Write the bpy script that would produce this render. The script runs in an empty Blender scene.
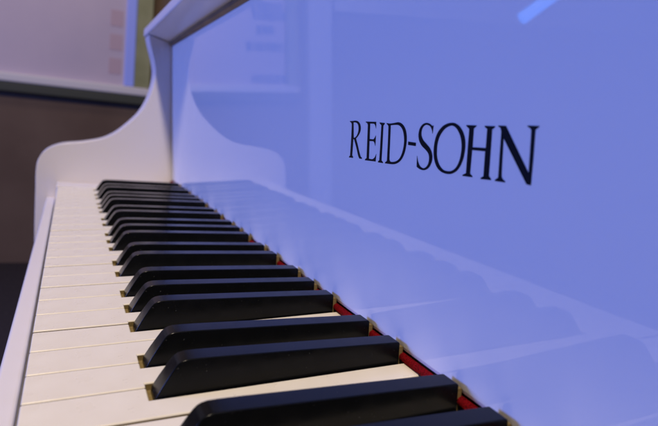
import bpy, bmesh, math, random
from mathutils import Matrix, Vector
random.seed(7)
C = bpy.context.scene.collection
KZ = 0.72                       # height of the white key tops above the floor (m); design units below are cm
def W(p): return Vector((p[0]*.01, p[1]*.01, p[2]*.01+KZ))

# ------------------------------------------------------------------ materials
def new_mat(name, col, rough=.5, spec=.5, metal=0., coat=0., noise=None, bump=None, coatr=.03, rnoise=None):
    m = bpy.data.materials.new(name); m.use_nodes = True
    nt = m.node_tree; b = nt.nodes['Principled BSDF']
    b.inputs['Base Color'].default_value = (*col, 1); b.inputs['Roughness'].default_value = rough
    b.inputs['Specular IOR Level'].default_value = spec; b.inputs['Metallic'].default_value = metal
    b.inputs['Coat Weight'].default_value = coat; b.inputs['Coat Roughness'].default_value = coatr
    tc = nt.nodes.new('ShaderNodeTexCoord')
    if noise:
        sc, col2, lo, hi, stretch = noise
        mp = nt.nodes.new('ShaderNodeMapping'); mp.inputs['Scale'].default_value = stretch
        n = nt.nodes.new('ShaderNodeTexNoise'); n.inputs['Scale'].default_value = sc; n.inputs['Detail'].default_value = 6
        r = nt.nodes.new('ShaderNodeValToRGB')
        r.color_ramp.elements[0].position = lo; r.color_ramp.elements[1].position = hi
        r.color_ramp.elements[0].color = (*col, 1); r.color_ramp.elements[1].color = (*col2, 1)
        nt.links.new(tc.outputs['Object'], mp.inputs['Vector']); nt.links.new(mp.outputs['Vector'], n.inputs['Vector'])
        nt.links.new(n.outputs['Fac'], r.inputs['Fac']); nt.links.new(r.outputs['Color'], b.inputs['Base Color'])
    if rnoise:
        sc, lo, hi = rnoise
        n = nt.nodes.new('ShaderNodeTexNoise'); n.inputs['Scale'].default_value = sc; n.inputs['Detail'].default_value = 5
        mr = nt.nodes.new('ShaderNodeMapRange'); mr.inputs['From Min'].default_value = .35; mr.inputs['From Max'].default_value = .65
        mr.inputs['To Min'].default_value = lo; mr.inputs['To Max'].default_value = hi
        nt.links.new(tc.outputs['Object'], n.inputs['Vector']); nt.links.new(n.outputs['Fac'], mr.inputs['Value'])
        nt.links.new(mr.outputs['Result'], b.inputs['Roughness'])
    if bump:
        sc, st, dist = bump
        n = nt.nodes.new('ShaderNodeTexNoise'); n.inputs['Scale'].default_value = sc; n.inputs['Detail'].default_value = 4
        bp = nt.nodes.new('ShaderNodeBump'); bp.inputs['Strength'].default_value = st; bp.inputs['Distance'].default_value = dist
        nt.links.new(tc.outputs['Object'], n.inputs['Vector']); nt.links.new(n.outputs['Fac'], bp.inputs['Height'])
        nt.links.new(bp.outputs['Normal'], b.inputs['Normal'])
    return m
def emit(name, col, s):
    m = new_mat(name, (.6, .6, .65), .4); b = m.node_tree.nodes['Principled BSDF']
    b.inputs['Emission Color'].default_value = (*col, 1); b.inputs['Emission Strength'].default_value = s
    return m
M = {}
M['lacquer'] = new_mat('white_lacquer', (.79, .79, .80), .02, .5, bump=(6, .012, .002), rnoise=(11, .008, .035))
M['case'] = new_mat('white_lacquer_case', (.76, .72, .73), .22, .5, bump=(20, .05, .001))
M['white_key'] = new_mat('white_key_plastic', (.84, .785, .66), .28, .5, noise=(55, (.79, .73, .60), .35, .75, (1, 1, 1)), rnoise=(90, .26, .40))
M['black_key'] = new_mat('black_key_plastic', (.004, .0045, .005), .2, .17, noise=(1100, (.07, .07, .065), .70, .76, (1, 1, 1)), rnoise=(90, .13, .27), bump=(2600, .03, .0001))
M['wood'] = new_mat('key_wood', (.26, .19, .075), .7, .3, noise=(60, (.17, .12, .04), .3, .7, (8, 1, 8)))
M['felt'] = new_mat('red_felt', (.34, .004, .010), .95, .1, noise=(1400, (.13, .002, .004), .35, .65, (1, 1, 1)), bump=(2200, 1, .0012))
M['letter'] = new_mat('black_inlay', (.006, .007, .011), .30, .15)
M['brown_strip'] = new_mat('brass_and_gap_shade', (.22, .14, .07), .45, .5, metal=.6, noise=(30, (.12, .08, .05), .3, .7, (1, 1, 1)))  # brown for the shaded gap under the lid edge; brass on the casters
M['post'] = new_mat('pale_post', (.6, .6, .66), .5, .4)
M['wall'] = new_mat('brown_wall', (.17, .115, .080), .8, .3, noise=(3, (.13, .085, .058), .3, .7, (1, 1, 1)))
M['floor'] = new_mat('dark_carpet', (.035, .030, .034), .95, .1, noise=(60, (.05, .042, .045), .3, .7, (1, 1, 1)), bump=(400, .6, .003))
M['olive'] = new_mat('olive_frame', (.36, .36, .19), .5, .4, noise=(8, (.24, .25, .11), .3, .7, (1, 1, 1)))
M['cream'] = new_mat('cream_rail', (.72, .68, .66), .5, .4)
M['darkgreen'] = new_mat('dark_green_rail', (.055, .06, .045), .5, .4)
M['panel'] = new_mat('board_panel', (.62, .52, .58), .55, .4, noise=(2.5, (.54, .46, .54), .3, .7, (1, 1, 1)))
M['print_red'] = new_mat('faded_red_print', (.54, .40, .44), .6, .3)
M['print_blue'] = new_mat('faded_blue_print', (.10, .13, .34), .6, .3)
M['strip'] = emit('blue_edge_glow', (.22, .28, 1.0), .26)  # mild emission stands in for blue light falling on the frame edge
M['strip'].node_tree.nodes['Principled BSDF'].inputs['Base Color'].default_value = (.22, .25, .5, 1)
M['tube'] = emit('blue_tube_glow', (.05, .27, 1.0), 6)
M['metal'] = new_mat('tube_cap', (.6, .6, .62), .3, .5, metal=1)

# ------------------------------------------------------------------ builders (cm in, metres out)
def empty(name, loc, label=None, cat=None, group=None):
    o = bpy.data.objects.new(name, None); C.objects.link(o); o.location = loc; o.empty_display_size = .05
    if label: o['label'] = label
    if cat: o['category'] = cat
    if group: o['group'] = group
    return o
def wloc(o):
    v = Vector(o.location)
    while o.parent: o = o.parent; v += Vector(o.location)
    return v
def mk(name, V, F, mat, parent=None, bevel=0, seg=3, smooth=True, angle=30):
    P = [W(v) for v in V]
    lo = Vector([min(p[i] for p in P) for i in range(3)]); hi = Vector([max(p[i] for p in P) for i in range(3)])
    org = Vector(((lo.x+hi.x)/2, (lo.y+hi.y)/2, lo.z))
    me = bpy.data.meshes.new(name); me.from_pydata([p-org for p in P], [], F)
    bm = bmesh.new(); bm.from_mesh(me); bmesh.ops.recalc_face_normals(bm, faces=bm.faces)
    if bevel:
        es = [e for e in bm.edges if len(e.link_faces) == 2 and e.calc_face_angle(0) > math.radians(angle)]
        bmesh.ops.bevel(bm, geom=es, offset=bevel*.01, segments=seg, profile=.5, affect='EDGES', clamp_overlap=True)
    bm.to_mesh(me); bm.free()
    if smooth: me.shade_smooth(); me.set_sharp_from_angle(angle=math.radians(40))
    me.materials.append(mat)
    o = bpy.data.objects.new(name, me); C.objects.link(o)
    if bevel and smooth:
        wn = o.modifiers.new('weighted_normal', 'WEIGHTED_NORMAL'); wn.keep_sharp = True
    if parent: o.parent = parent; o.location = org-wloc(parent)
    else: o.location = org
    return o
def boxg(x0, x1, y0, y1, z0, z1):
    V = [(x, y, z) for x in (x0, x1) for y in (y0, y1) for z in (z0, z1)]
    return V, [(0, 1, 3, 2), (4, 6, 7, 5), (0, 4, 5, 1), (2, 3, 7, 6), (0, 2, 6, 4), (1, 5, 7, 3)]
def box(name, x0, x1, y0, y1, z0, z1, mat, parent=None, bevel=.1, **k):
    V, F = boxg(x0, x1, y0, y1, z0, z1); return mk(name, V, F, mat, parent, bevel, **k)
def boxes(name, L, mat, parent=None, bevel=0, **k):
    V = []; F = []
    for b in L:
        v, f = boxg(*b); n = len(V); V += v; F += [tuple(i+n for i in q) for q in f]
    return mk(name, V, F, mat, parent, bevel, **k)
def prism_x(name, prof, x0, x1, mat, parent=None, bevel=.1, **k):      # profile of (y, z) swept along x
    n = len(prof); V = [(x0, *p) for p in prof]+[(x1, *p) for p in prof]
    F = [tuple(range(n)), tuple(range(2*n-1, n-1, -1))]+[(i, (i+1) % n, n+(i+1) % n, n+i) for i in range(n)]
    return mk(name, V, F, mat, parent, bevel, **k)
def prism_z(name, prof, z0, z1, mat, parent=None, bevel=.1, **k):      # outline of (x, y) raised in z
    n = len(prof); V = [(*p, z0) for p in prof]+[(*p, z1) for p in prof]
    F = [tuple(range(n)), tuple(range(2*n-1, n-1, -1))]+[(i, (i+1) % n, n+(i+1) % n, n+i) for i in range(n)]
    return mk(name, V, F, mat, parent, bevel, **k)
def spline(pts, closed=False, per=8):
    n = len(pts); out = []
    for i in range(n if closed else n-1):
        g = lambda j: Vector(pts[j % n] if closed else pts[max(0, min(n-1, j))])
        a, b, c, d = g(i-1), g(i), g(i+1), g(i+2)
        for s in range(per):
            t = s/per
            out.append(tuple(.5*((2*b)+(c-a)*t+(2*a-5*b+4*c-d)*t*t+(3*b-a-3*c+d)*t**3)))
    if not closed: out.append(tuple(pts[-1]))
    return out
LET = [('R', 0, [(-6.191, 10.769), (-5.864, 10.783), (-5.531, 10.803), (-5.269, 10.77), (-5.056, 10.655), (-4.949, 10.468), (-4.992, 10.257), (-5.18, 10.057), (-5.405, 9.911), (-5.199, 9.638), (-4.953, 9.267), (-4.786, 9.055), (-4.64, 9.009), (-4.647, 8.951), (-4.912, 8.942), (-5.042, 9.067), (-5.325, 9.5), (-5.603, 9.862), (-5.706, 9.863), (-5.716, 9.344), (-5.738, 9.046), (-5.626, 8.982), (-5.618, 8.917), (-6.082, 8.906), (-6.073, 8.954), (-5.959, 9.016), (-5.947, 9.527), (-5.938, 10.055), (-5.962, 10.611), (-6.062, 10.7), (-6.185, 10.723)]), ('R', 1, [(-5.781, 10.707), (-5.519, 10.707), (-5.311, 10.648), (-5.193, 10.504), (-5.181, 10.294), (-5.299, 10.096), (-5.499, 9.964), (-5.672, 9.943)]), ('E', 0, [(-4.44, 10.783), (-3.399, 10.796), (-3.384, 10.483), (-3.465, 10.619), (-3.576, 10.695), (-3.99, 10.696), (-3.949, 9.965), (-3.561, 9.973), (-3.455, 10.045), (-3.355, 10.159), (-3.342, 9.663), (-3.436, 9.803), (-3.547, 9.87), (-3.95, 9.866), (-3.908, 9.018), (-3.53, 9.031), (-3.326, 9.14), (-3.207, 9.301), (-3.224, 8.94), (-4.311, 8.909), (-4.291, 8.961), (-4.138, 9.037), (-4.168, 9.699), (-4.206, 10.628), (-4.296, 10.713), (-4.434, 10.74)]), ('I', 0, [(-3.055, 10.779), (-2.581, 10.761), (-2.586, 10.714), (-2.697, 10.641), (-2.679, 9.946), (-2.671, 9.041), (-2.516, 8.971), (-2.523, 8.928), (-2.989, 8.923), (-2.983, 8.972), (-2.867, 9.036), (-2.872, 9.935), (-2.879, 10.647), (-3.049, 10.737)]), ('D', 0, [(-2.404, 10.766), (-2.134, 10.75), (-1.74, 10.783), (-1.358, 10.826), (-1.024, 10.746), (-0.753, 10.534), (-0.617, 10.221), (-0.611, 9.864), (-0.72, 9.497), (-0.958, 9.198), (-1.265, 9.035), (-1.613, 8.958), (-2.331, 8.934), (-2.314, 8.983), (-2.159, 9.067), (-2.183, 9.972), (-2.221, 10.62), (-2.3, 10.687), (-2.398, 10.725)]), ('D', 1, [(-2.031, 10.672), (-1.617, 10.701), (-1.307, 10.688), (-1.042, 10.557), (-0.872, 10.32), (-0.8, 10.019), (-0.84, 9.683), (-1.0, 9.352), (-1.248, 9.162), (-1.571, 9.071), (-1.856, 9.064), (-1.958, 9.142), (-1.999, 9.982)]), ('-', 0, [(-0.471, 10.036), (0.137, 10.017), (0.135, 9.876), (-0.462, 9.887)]), ('S', 0, [(1.315, 10.761), (1.29, 10.444), (1.209, 10.608), (1.064, 10.731), (0.828, 10.774), (0.642, 10.718), (0.507, 10.565), (0.505, 10.353), (0.655, 10.166), (0.931, 10.011), (1.204, 9.847), (1.373, 9.623), (1.395, 9.39), (1.279, 9.154), (1.079, 9.004), (0.821, 8.938), (0.557, 8.958), (0.324, 9.029), (0.295, 9.484), (0.4, 9.258), (0.571, 9.087), (0.81, 9.023), (1.007, 9.082), (1.14, 9.22), (1.182, 9.428), (1.104, 9.631), (0.893, 9.77), (0.584, 9.921), (0.369, 10.117), (0.285, 10.344), (0.337, 10.588), (0.511, 10.771), (0.766, 10.851), (1.03, 10.83), (1.229, 10.752)]), ('O', 2, [(2.505, 10.905), (2.892, 10.831), (3.196, 10.618), (3.381, 10.321), (3.428, 9.992), (3.366, 9.597), (3.161, 9.24), (2.861, 9.037), (2.534, 8.962), (2.132, 8.99), (1.785, 9.135), (1.558, 9.416), (1.461, 9.741), (1.481, 10.133), (1.639, 10.499), (2.004, 10.788)]), ('O', 3, [(2.502, 10.791), (2.787, 10.715), (3.03, 10.5), (3.178, 10.227), (3.221, 9.922), (3.168, 9.58), (3.014, 9.294), (2.781, 9.127), (2.519, 9.072), (2.198, 9.098), (1.911, 9.267), (1.732, 9.521), (1.675, 9.786), (1.691, 10.115), (1.834, 10.419), (2.119, 10.675)]), ('H', 0, [(3.386, 10.845), (3.957, 10.845), (3.945, 10.806), (3.824, 10.73), (3.847, 10.071), (4.566, 10.09), (4.548, 10.738), (4.405, 10.809), (4.416, 10.847), (4.945, 10.847), (4.928, 10.805), (4.802, 10.731), (4.827, 10.161), (4.858, 9.146), (4.985, 9.057), (4.983, 9.014), (4.436, 8.989), (4.447, 9.034), (4.58, 9.11), (4.55, 9.969), (3.835, 9.964), (3.838, 9.12), (3.983, 9.044), (3.972, 8.998), (3.407, 8.987), (3.419, 9.034), (3.603, 9.112), (3.583, 9.969), (3.57, 10.704), (3.402, 10.8)]), ('N', 0, [(5.105, 10.877), (5.468, 10.877), (6.71, 9.442), (6.635, 10.75), (6.581, 10.827), (6.456, 10.88), (6.465, 10.917), (6.952, 10.916), (6.944, 10.88), (6.808, 10.793), (6.846, 9.857), (6.861, 9.065), (6.668, 9.078), (5.414, 10.464), (5.492, 9.234), (5.557, 9.128), (5.698, 9.059), (5.688, 9.019), (5.187, 9.01), (5.197, 9.058), (5.337, 9.148), (5.297, 10.009), (5.267, 10.681), (5.208, 10.802), (5.111, 10.838)])]
PW, PB, PWD = 80, 76, .10
def smooth_poly(pts):                       # round the gentle bends of a traced outline, keep its corners
    n = len(pts); out = []
    turn = []
    for i in range(n):
        a, b, c = Vector(pts[i-1]), Vector(pts[i]), Vector(pts[(i+1) % n])
        turn.append((b-a).angle(c-b, 0) if (b-a).length > 0 and (c-b).length > 0 else 0)
    lim = math.radians(42)
    for i in range(n):
        j = (i+1) % n; b, c = Vector(pts[i]), Vector(pts[j])
        out.append(tuple(b))
        if turn[i] > lim and turn[j] > lim: continue
        t1 = (c-Vector(pts[i-1]))*.5 if turn[i] <= lim else (c-b)
        t2 = (Vector(pts[(j+1) % n])-b)*.5 if turn[j] <= lim else (c-b)
        L = (c-b).length
        if t1.length > L: t1 = t1.normalized()*L
        if t2.length > L: t2 = t2.normalized()*L
        for s in range(1, 6):
            t = s/6; h1 = 2*t**3-3*t*t+1; h2 = t**3-2*t*t+t; h3 = -2*t**3+3*t*t; h4 = t**3-t*t
            out.append(tuple(b*h1+t1*h2+c*h3+t2*h4))
    return out

# ------------------------------------------------------------------ the piano
FB0, FBT = .349, -.0543                     # fallboard face: y = FB0 + FBT*z
def fby(z): return FB0+FBT*z
piano = empty('grand_piano', (0, 0.2, 0), 'glossy white grand piano with its keyboard open and black lettering on the fallboard', 'piano')
X0, X1 = -59.08, 63.12                      # ends of the keyboard (52 white keys of 23.5 mm)
AX = -64.0                                  # inner face of the bass arm
AR = X1+(X0-AX)

# fallboard: a leaning glossy slab with a rounded lower lip
ztop = 20.25
prof = [(fby(1.12)+.16, .90), (fby(1.0)+.05, .94), (fby(1.12), 1.10), (fby(ztop), ztop), (fby(ztop)+2.2, ztop), (fby(.9)+2.6, .90)]
fall = prism_x('fallboard', prof, AX+.05, AR-.05, M['lacquer'], piano, 0, smooth=False)
fall['label'] = 'tall glossy white fallboard with blue sheen and black lettering'

# lettering, a thin black inlay standing a hair proud of the lacquer
cu = bpy.data.curves.new('lettering', 'CURVE'); cu.dimensions = '2D'; cu.fill_mode = 'BOTH'; cu.extrude = .00006
def add_spl(pts):
    s = cu.splines.new('POLY'); s.points.add(len(pts)-1); s.use_cyclic_u = True
    for q, (a, b) in zip(s.points, pts): q.co = (a*.01, b*.01, 0, 1)
for ch, kind, pts in LET:
    if kind in (2, 3): pts = spline(pts, True, 6)
    elif ch in 'SD' or kind == 1: pass
    add_spl(smooth_poly(pts) if kind < 2 else pts)
tmp = bpy.data.objects.new('tmp', cu); C.objects.link(tmp)
bpy.context.view_layer.update()
me = bpy.data.meshes.new_from_object(tmp.evaluated_get(bpy.context.evaluated_depsgraph_get()))
bpy.data.objects.remove(tmp)
me.name = 'lettering'; me.materials.clear(); me.materials.append(M['letter'])
nrm = Vector((0, -1, FBT)).normalized()
for v in me.vertices:                       # curve plane (x, height) -> fallboard plane
    x, h, t = v.co
    v.co = W((x*100, fby(h*100), h*100))+nrm*(t+.00009)-Vector((0, 0, 0))
c0 = sum((v.co for v in me.vertices), Vector())/len(me.vertices)
for v in me.vertices: v.co -= c0
lt = bpy.data.objects.new('lettering', me); C.objects.link(lt); lt.parent = fall; lt.location = c0-wloc(fall)

# brown strip drawing the shadowed gap under the lid edge, then the overhanging lid edge itself
prism_x('brown_strip', [(fby(20)-.42, 19.98), (fby(20)-.02, 19.80), (fby(20)-.02, 20.20), (fby(20)-.42, 20.36)], AX+.1, AR-.1, M['brown_strip'], piano, .03)
prism_x('lid_front', [(-.75, 20.27), (-4.03, 21.1), (-4.10, 21.25), (-4.10, 22.15), (-3.95, 22.3), (14, 22.3), (14, 20.27)], AX-4.6, AR+4.6, M['case'], piano, .06)
prism_x('lid', [(14.1, 20.9), (14.1, 22.3), (125, 22.3), (125, 20.9)], AX-4.6, AR+4.6, M['case'], piano, .2)

# arms with the swept front profile
curve = [(-3.95, 20.95), (-3.62, 19.6), (-3.02, 17.6), (-2.78, 16.0), (-2.95, 14.2), (-3.55, 12.1), (-4.55, 10.2), (-6.05, 8.5), (-7.6, 7.1), (-9.3, 6.15), (-11.7, 5.5), (-14.4, 5.0), (-16.2, 4.1), (-17.1, 2.8), (-17.35, 1.2), (-17.35, -1.0), (-17.35, -6), (-17.3, -9.5)]
sp = spline([tuple(c) for c in curve], False, 7)
armp = [(60, 20.85), (2.0, 20.15), (-.72, 20.2)]+[q for q in sp]+[(60, -9.5)]
prism_x('arm', armp, AX-4.2, AX, M['case'], piano, .14, seg=4)
prism_x('arm', armp, AR, AR+4.2, M['case'], piano, .14, seg=4)
# key blocks beside the keyboard, key bed, key slip, case body and legs
box('key_block', AX+.03, X0-.12, -14.8, .2, -4, -.05, M['case'], piano, .15)
box('key_block', X1+.12, AR-.03, -14.8, .2, -4, -.05, M['case'], piano, .15)
box('key_slip', AX+.03, AR-.03, -16.0, -14.95, -4.6, -2.2, M['case'], piano, .2)
box('key_bed', AX+.03, AR-.03, -16.0, 6, -8.5, -4.7, M['case'], piano, .2)
box('back_rail', AX+.03, AR-.03, 2.3, 5.9, -4.6, .6, M['wood'], piano, .05)
# curved case: straight spine on the bass side, bent side on the treble side
outl = spline([(AR+4.2, 14), (AR+4.2, 45), (AR-8, 75), (AR-45, 98), (AR-62, 118), (AR-85, 128), (AX+12, 124), (AX-2, 112), (AX-4.2, 98)], False, 8)
prism_z('case', [(AX-4.2, 14.2)]+[(AR+4.2, 14.2)]+outl[1:], -9.5, 20.2, M['case'], piano, .1)
for lx, ly in ((AX+5, -4), (AR-5, -4), (0, 105)):
    V = []; F = []
    for z, r in ((-9.6, 5.2), (-14, 5.2), (-15, 4.2), (-60, 2.8), (-62, 3.6), (-66, 3.6), (-67, 2.0)):
        V += [(lx+a*r, ly+b*r, z) for a, b in ((-1, -1), (1, -1), (1, 1), (-1, 1))]
    for k in range(6): F += [(4*k+i, 4*k+(i+1) % 4, 4*k+4+(i+1) % 4, 4*k+4+i) for i in range(4)]
    F += [(0, 1, 2, 3), (24, 25, 26, 27)]
    lg = mk('leg', V, F, M['case'], piano, .25)
    V = [(lx+dx, ly+2.5*math.cos(a), -69.5+2.5*math.sin(a)) for dx in (-1.2, 1.2) for a in [i*math.pi/12 for i in range(24)]]
    F = [tuple(range(24)), tuple(range(47, 23, -1))]+[(i, (i+1) % 24, 24+(i+1) % 24, 24+i) for i in range(24)]
    mk('caster', V, F, M['brown_strip'], lg, .15)

# felt strip along the foot of the fallboard
fprof = [(.10, .56), (.07, .62), (.08, .75), (.15, .83), (.30, .86), (.40, .80), (.40, .53), (.2, .52)]
prism_x('felt_strip', fprof, AX+.1, AR-.1, M['felt'], piano, .03)['label'] = 'red felt strip behind the keys'

# ------------------------------------------------------------------ keys
CEN = {1: 2.12, 3: 4.93, 6: 9.08, 8: 11.75, 10: 14.42}     # centres of the black keys within an octave
blacks = []
for octv in range(-4, 5):
    for s in (1, 3, 6, 8, 10):
        x = octv*16.45+CEN[s]-4.93
        if X0+.5 < x < X1-2.3: blacks.append(x)
WN = 1.43; YN = -10.46
P_ = 2.35; G = .06
for i in range(52):
    a, b = X0+i*P_, X0+(i+1)*P_
    lb = [x for x in blacks if x-WN/2 < a < x+WN/2]; rb = [x for x in blacks if x-WN/2 < b < x+WN/2]
    la = lb[0]+WN/2 if lb else a+G; ra = rb[0]-WN/2 if rb else b-G
    o = [(a+G, -14.6), (b-G, -14.6)]
    if rb: o += [(b-G, YN), (ra, YN)]
    o += [(ra, 1.5), (la, 1.5)]
    if lb: o += [(la, YN), (a+G, YN)]
    dz = random.uniform(-.025, .025); dx = random.uniform(-.012, .012)
    top = [(p[0]+dx, p[1]) for p in o]
    k = prism_z('white_key', top, -1.9+dz, 0+dz, M['white_key'], piano, .065, seg=3)
    for v in k.data.vertices: v.co.z += .048*(v.co.y+k.location.y+wloc(piano).y+.1046)      # the keys pitch gently up towards the fallboard
    k.data.materials.append(M['wood'])
    for f in k.data.polygons:
        if abs(f.normal.z) < .2 and abs(f.normal.y) < .98 or (f.normal.y < -.5 and abs(f.normal.z) < .2 and f.center.y*100+wloc(k).y*100 > -13):
            if f.center.z*100 > -5: f.material_index = 1
    box('key_stick', a+.25, b-.25, -14.2, -10.9, -3.6, -1.93, M['wood'], k, 0)
bp = [(-10.27, -.35), (-10.23, 0), (-10.00, .42), (-9.76, .82), (-9.57, 1.11), (-9.46, 1.235), (-9.32, 1.32), (-9.13, 1.37), (-8.8, 1.39), (-8.1, 1.40), (-4, 1.41), (-.06, 1.41), (0, 1.35), (0, -.35)]
def half_w(y, z): 
    w = .60-(.60-.4525)*max(0, z)/1.4
    if y < -8.6: w -= .03*((-8.6-y)/1.8)**2
    return w
for x in blacks:
    n = len(bp); dz = random.uniform(-.03, .03); dx = random.uniform(-.02, .02); tw = random.uniform(-.0025, .0025)
    V = []
    for s in (-1, 1): V += [(x+dx+tw*y+s*half_w(y, z), y, z+dz) for y, z in bp]
    F = [tuple(range(n)), tuple(range(2*n-1, n-1, -1))]+[(i, (i+1) % n, n+(i+1) % n, n+i) for i in range(n)]
    k = mk('black_key', V, F, M['black_key'], piano, .085, seg=4, angle=32)
    V, F = boxg(x-.69, x+.69, -10.45, 1.5, -3.6, -.26)                       # bare wood showing in the notch
    v2, f2 = boxg(x+dx-.38, x+dx+.38, .01, .25, -.35, 1.16+dz)               # shank behind the cap
    n = len(V); V += v2; F += [tuple(q+n for q in f) for f in f2]
    mk('key_stick', V, F, M['wood'], k, .02, seg=1)

# ------------------------------------------------------------------ what stands behind
def cmz(m): return (m-KZ)*100
fl = box('floor', -330, 500, -700, 400, -77, -72, M['floor'], None, 0, smooth=False); fl['kind'] = 'structure'
wl = box('wall', -312, -302.5, -700, 400, -71.9, 230, M['wall'], None, 0, smooth=False); wl['kind'] = 'structure'
bd = empty('framed_board', W((-301, -50, 14)), 'large framed notice board with edge strip made to glow as if blue lit, on the brown wall', 'notice board')
y0, y1, zb, zt = -111, 24, 14.5, 128
po = box('post', -302, -290, -128, -113.5, -71.9, 200, M['post'], None, .6); po['label'] = 'square pale post standing against the brown wall beside the notice board'; po['category'] = 'post'
box('panel', -301.6, -300.8, y0+8, y1-8, zb+5, zt-5, M['panel'], bd, 0)
boxes('edge_glow', [(-302, -299.6, 11.2, 16, zb+9.2, zt-9)], M['strip'], bd, .5)
boxes('frame', [(-302.4, -298.5, 16.1, y1, zb+9, zt), (-302.4, -298.5, y0, y0+7.6, zb+9, zt), (-302.4, -298.6, y0+7.7, 16, zt-6, zt-.1)], M['olive'], bd, .4)
box('bottom_rail', -302.4, -297.5, y0, y1, zb+4.6, zb+8.9, M['cream'], bd, .8)
box('ledge', -302.4, -298, y0, y1, zb, zb+4.5, M['darkgreen'], bd, .4)
up = empty('wall_panel', W((-301, -240, 67)), 'plain pale panel high on the brown wall past the pale post', 'wall panel')
box('panel', -302.3, -300, -400, -134, 70, 190, M['post'], up, .3)
boxes('trim', [(-302.3, -298.6, -400, -134, 67, 69.8), (-302.3, -298.6, -400, -134, 190.2, 193)], M['cream'], up, .3)
pr = []; pb = []
for z in (57, 45, 33): pr.append((-300.9, -300.6, 3.5, 9.5, z-4, z+4))
random.seed(3)
for y_, z_, w_ in ((-93, 67, 16), (-96, 62, 20), (-91, 54, 10), (-92, 45, 24), (-93, 27, 20)):
    yy = y_-w_/2
    while yy < y_+w_/2:
        w = random.uniform(1.2, 3.2); pb.append((-300.9, -300.55, yy, yy+w, z_-2.3+random.uniform(-.4, .4), z_+2.3+random.uniform(-.4, .4))); yy += w+random.uniform(.5, 1.1)
boxes('printed_block', pr, M['print_red'], bd); boxes('printed_line', pb, M['print_blue'], bd)

# the blue tube lamp that glints in the fallboard
def tube(a, b, r, name, mat, parent=None):
    a = Vector(a); b = Vector(b); d = (b-a).normalized(); u = d.orthogonal().normalized(); v = d.cross(u); V = []
    for q in (a, b): V += [tuple(q+u*r*math.cos(t*math.pi/10)+v*r*math.sin(t*math.pi/10)) for t in range(20)]
    F = [tuple(range(20)), tuple(range(39, 19, -1))]+[(i, (i+1) % 20, 20+(i+1) % 20, 20+i) for i in range(20)]
    return mk(name, V, F, mat, parent, 0)
ta, tb = (-141.0, -133.0, 41.5), (-131.0, -158, 61)
tl = empty('tube_lamp', W(ta), 'slim glowing blue tube lamp off to the player side', 'lamp')
tube(ta, tb, 2.1, 'tube', M['tube'], tl)
dv = (Vector(tb)-Vector(ta)).normalized()
tube(Vector(tb), Vector(tb)+dv*1.5, 1.7, 'end_cap', M['letter'], tl)

# ------------------------------------------------------------------ light
def area(name, loc, target, size, power, col):
    l = bpy.data.lights.new(name, 'AREA'); l.shape = 'DISK'; l.size = size; l.energy = power; l.color = col
    o = bpy.data.objects.new(name, l); C.objects.link(o); o.location = loc
    o.rotation_euler = (Vector(target)-Vector(loc)).to_track_quat('-Z', 'Y').to_euler(); return o
LW = Vector((.42, -.228, 1.0)).normalized()
area('warm_ceiling_lamp', Vector((-.1, 0, KZ))+LW*3.0, (-.1, 0, KZ), .22, PW, (1.0, .84, .66))
LB = Vector((-.28, -.94, .17)).normalized()
area('blue_stage_lamp', Vector((-.2, 0, KZ))+LB*2.6, (-.2, 0, KZ+.1), .7, PB*.75, (.14, .25, 1.0))
area('board_fill_light', W((-190, -60, 190)), W((-300, -50, 40)), .4, 6.5, (1.0, .84, .84))  # unseen fill light added to brighten the board and wall
w = bpy.data.worlds.new('World'); bpy.context.scene.world = w; w.use_nodes = True
w.node_tree.nodes['Background'].inputs['Color'].default_value = (.22, .24, .60, 1)
w.node_tree.nodes['Background'].inputs['Strength'].default_value = PWD

# ------------------------------------------------------------------ camera
R = ((0.40833068, 0.90759203, 0.0976871), (-0.16867293, -0.03015456, 0.98521071), (-0.8971151, 0.41876893, -0.14077317))
cam = bpy.data.cameras.new('camera'); co = bpy.data.objects.new('camera', cam); C.objects.link(co)
mt = Matrix(((R[0][0], R[1][0], -R[2][0]), (R[0][1], R[1][1], -R[2][1]), (R[0][2], R[1][2], -R[2][2])))
co.matrix_world = Matrix.Translation(W((20.3457, -13.3051, 10.0968))) @ mt.to_4x4()
cam.sensor_width = 36; cam.lens = 36*565.778/658; cam.clip_start = .005; cam.clip_end = 50
cam.dof.use_dof = True; cam.dof.focus_distance = .275; cam.dof.aperture_fstop = 13
sc = bpy.context.scene; sc.camera = co
sc.view_settings.view_transform = 'Standard'; sc.view_settings.look = 'None'; sc.view_settings.exposure = 0; sc.view_settings.gamma = 1
sc.cycles.max_bounces = 10; sc.cycles.diffuse_bounces = 5; sc.cycles.glossy_bounces = 5
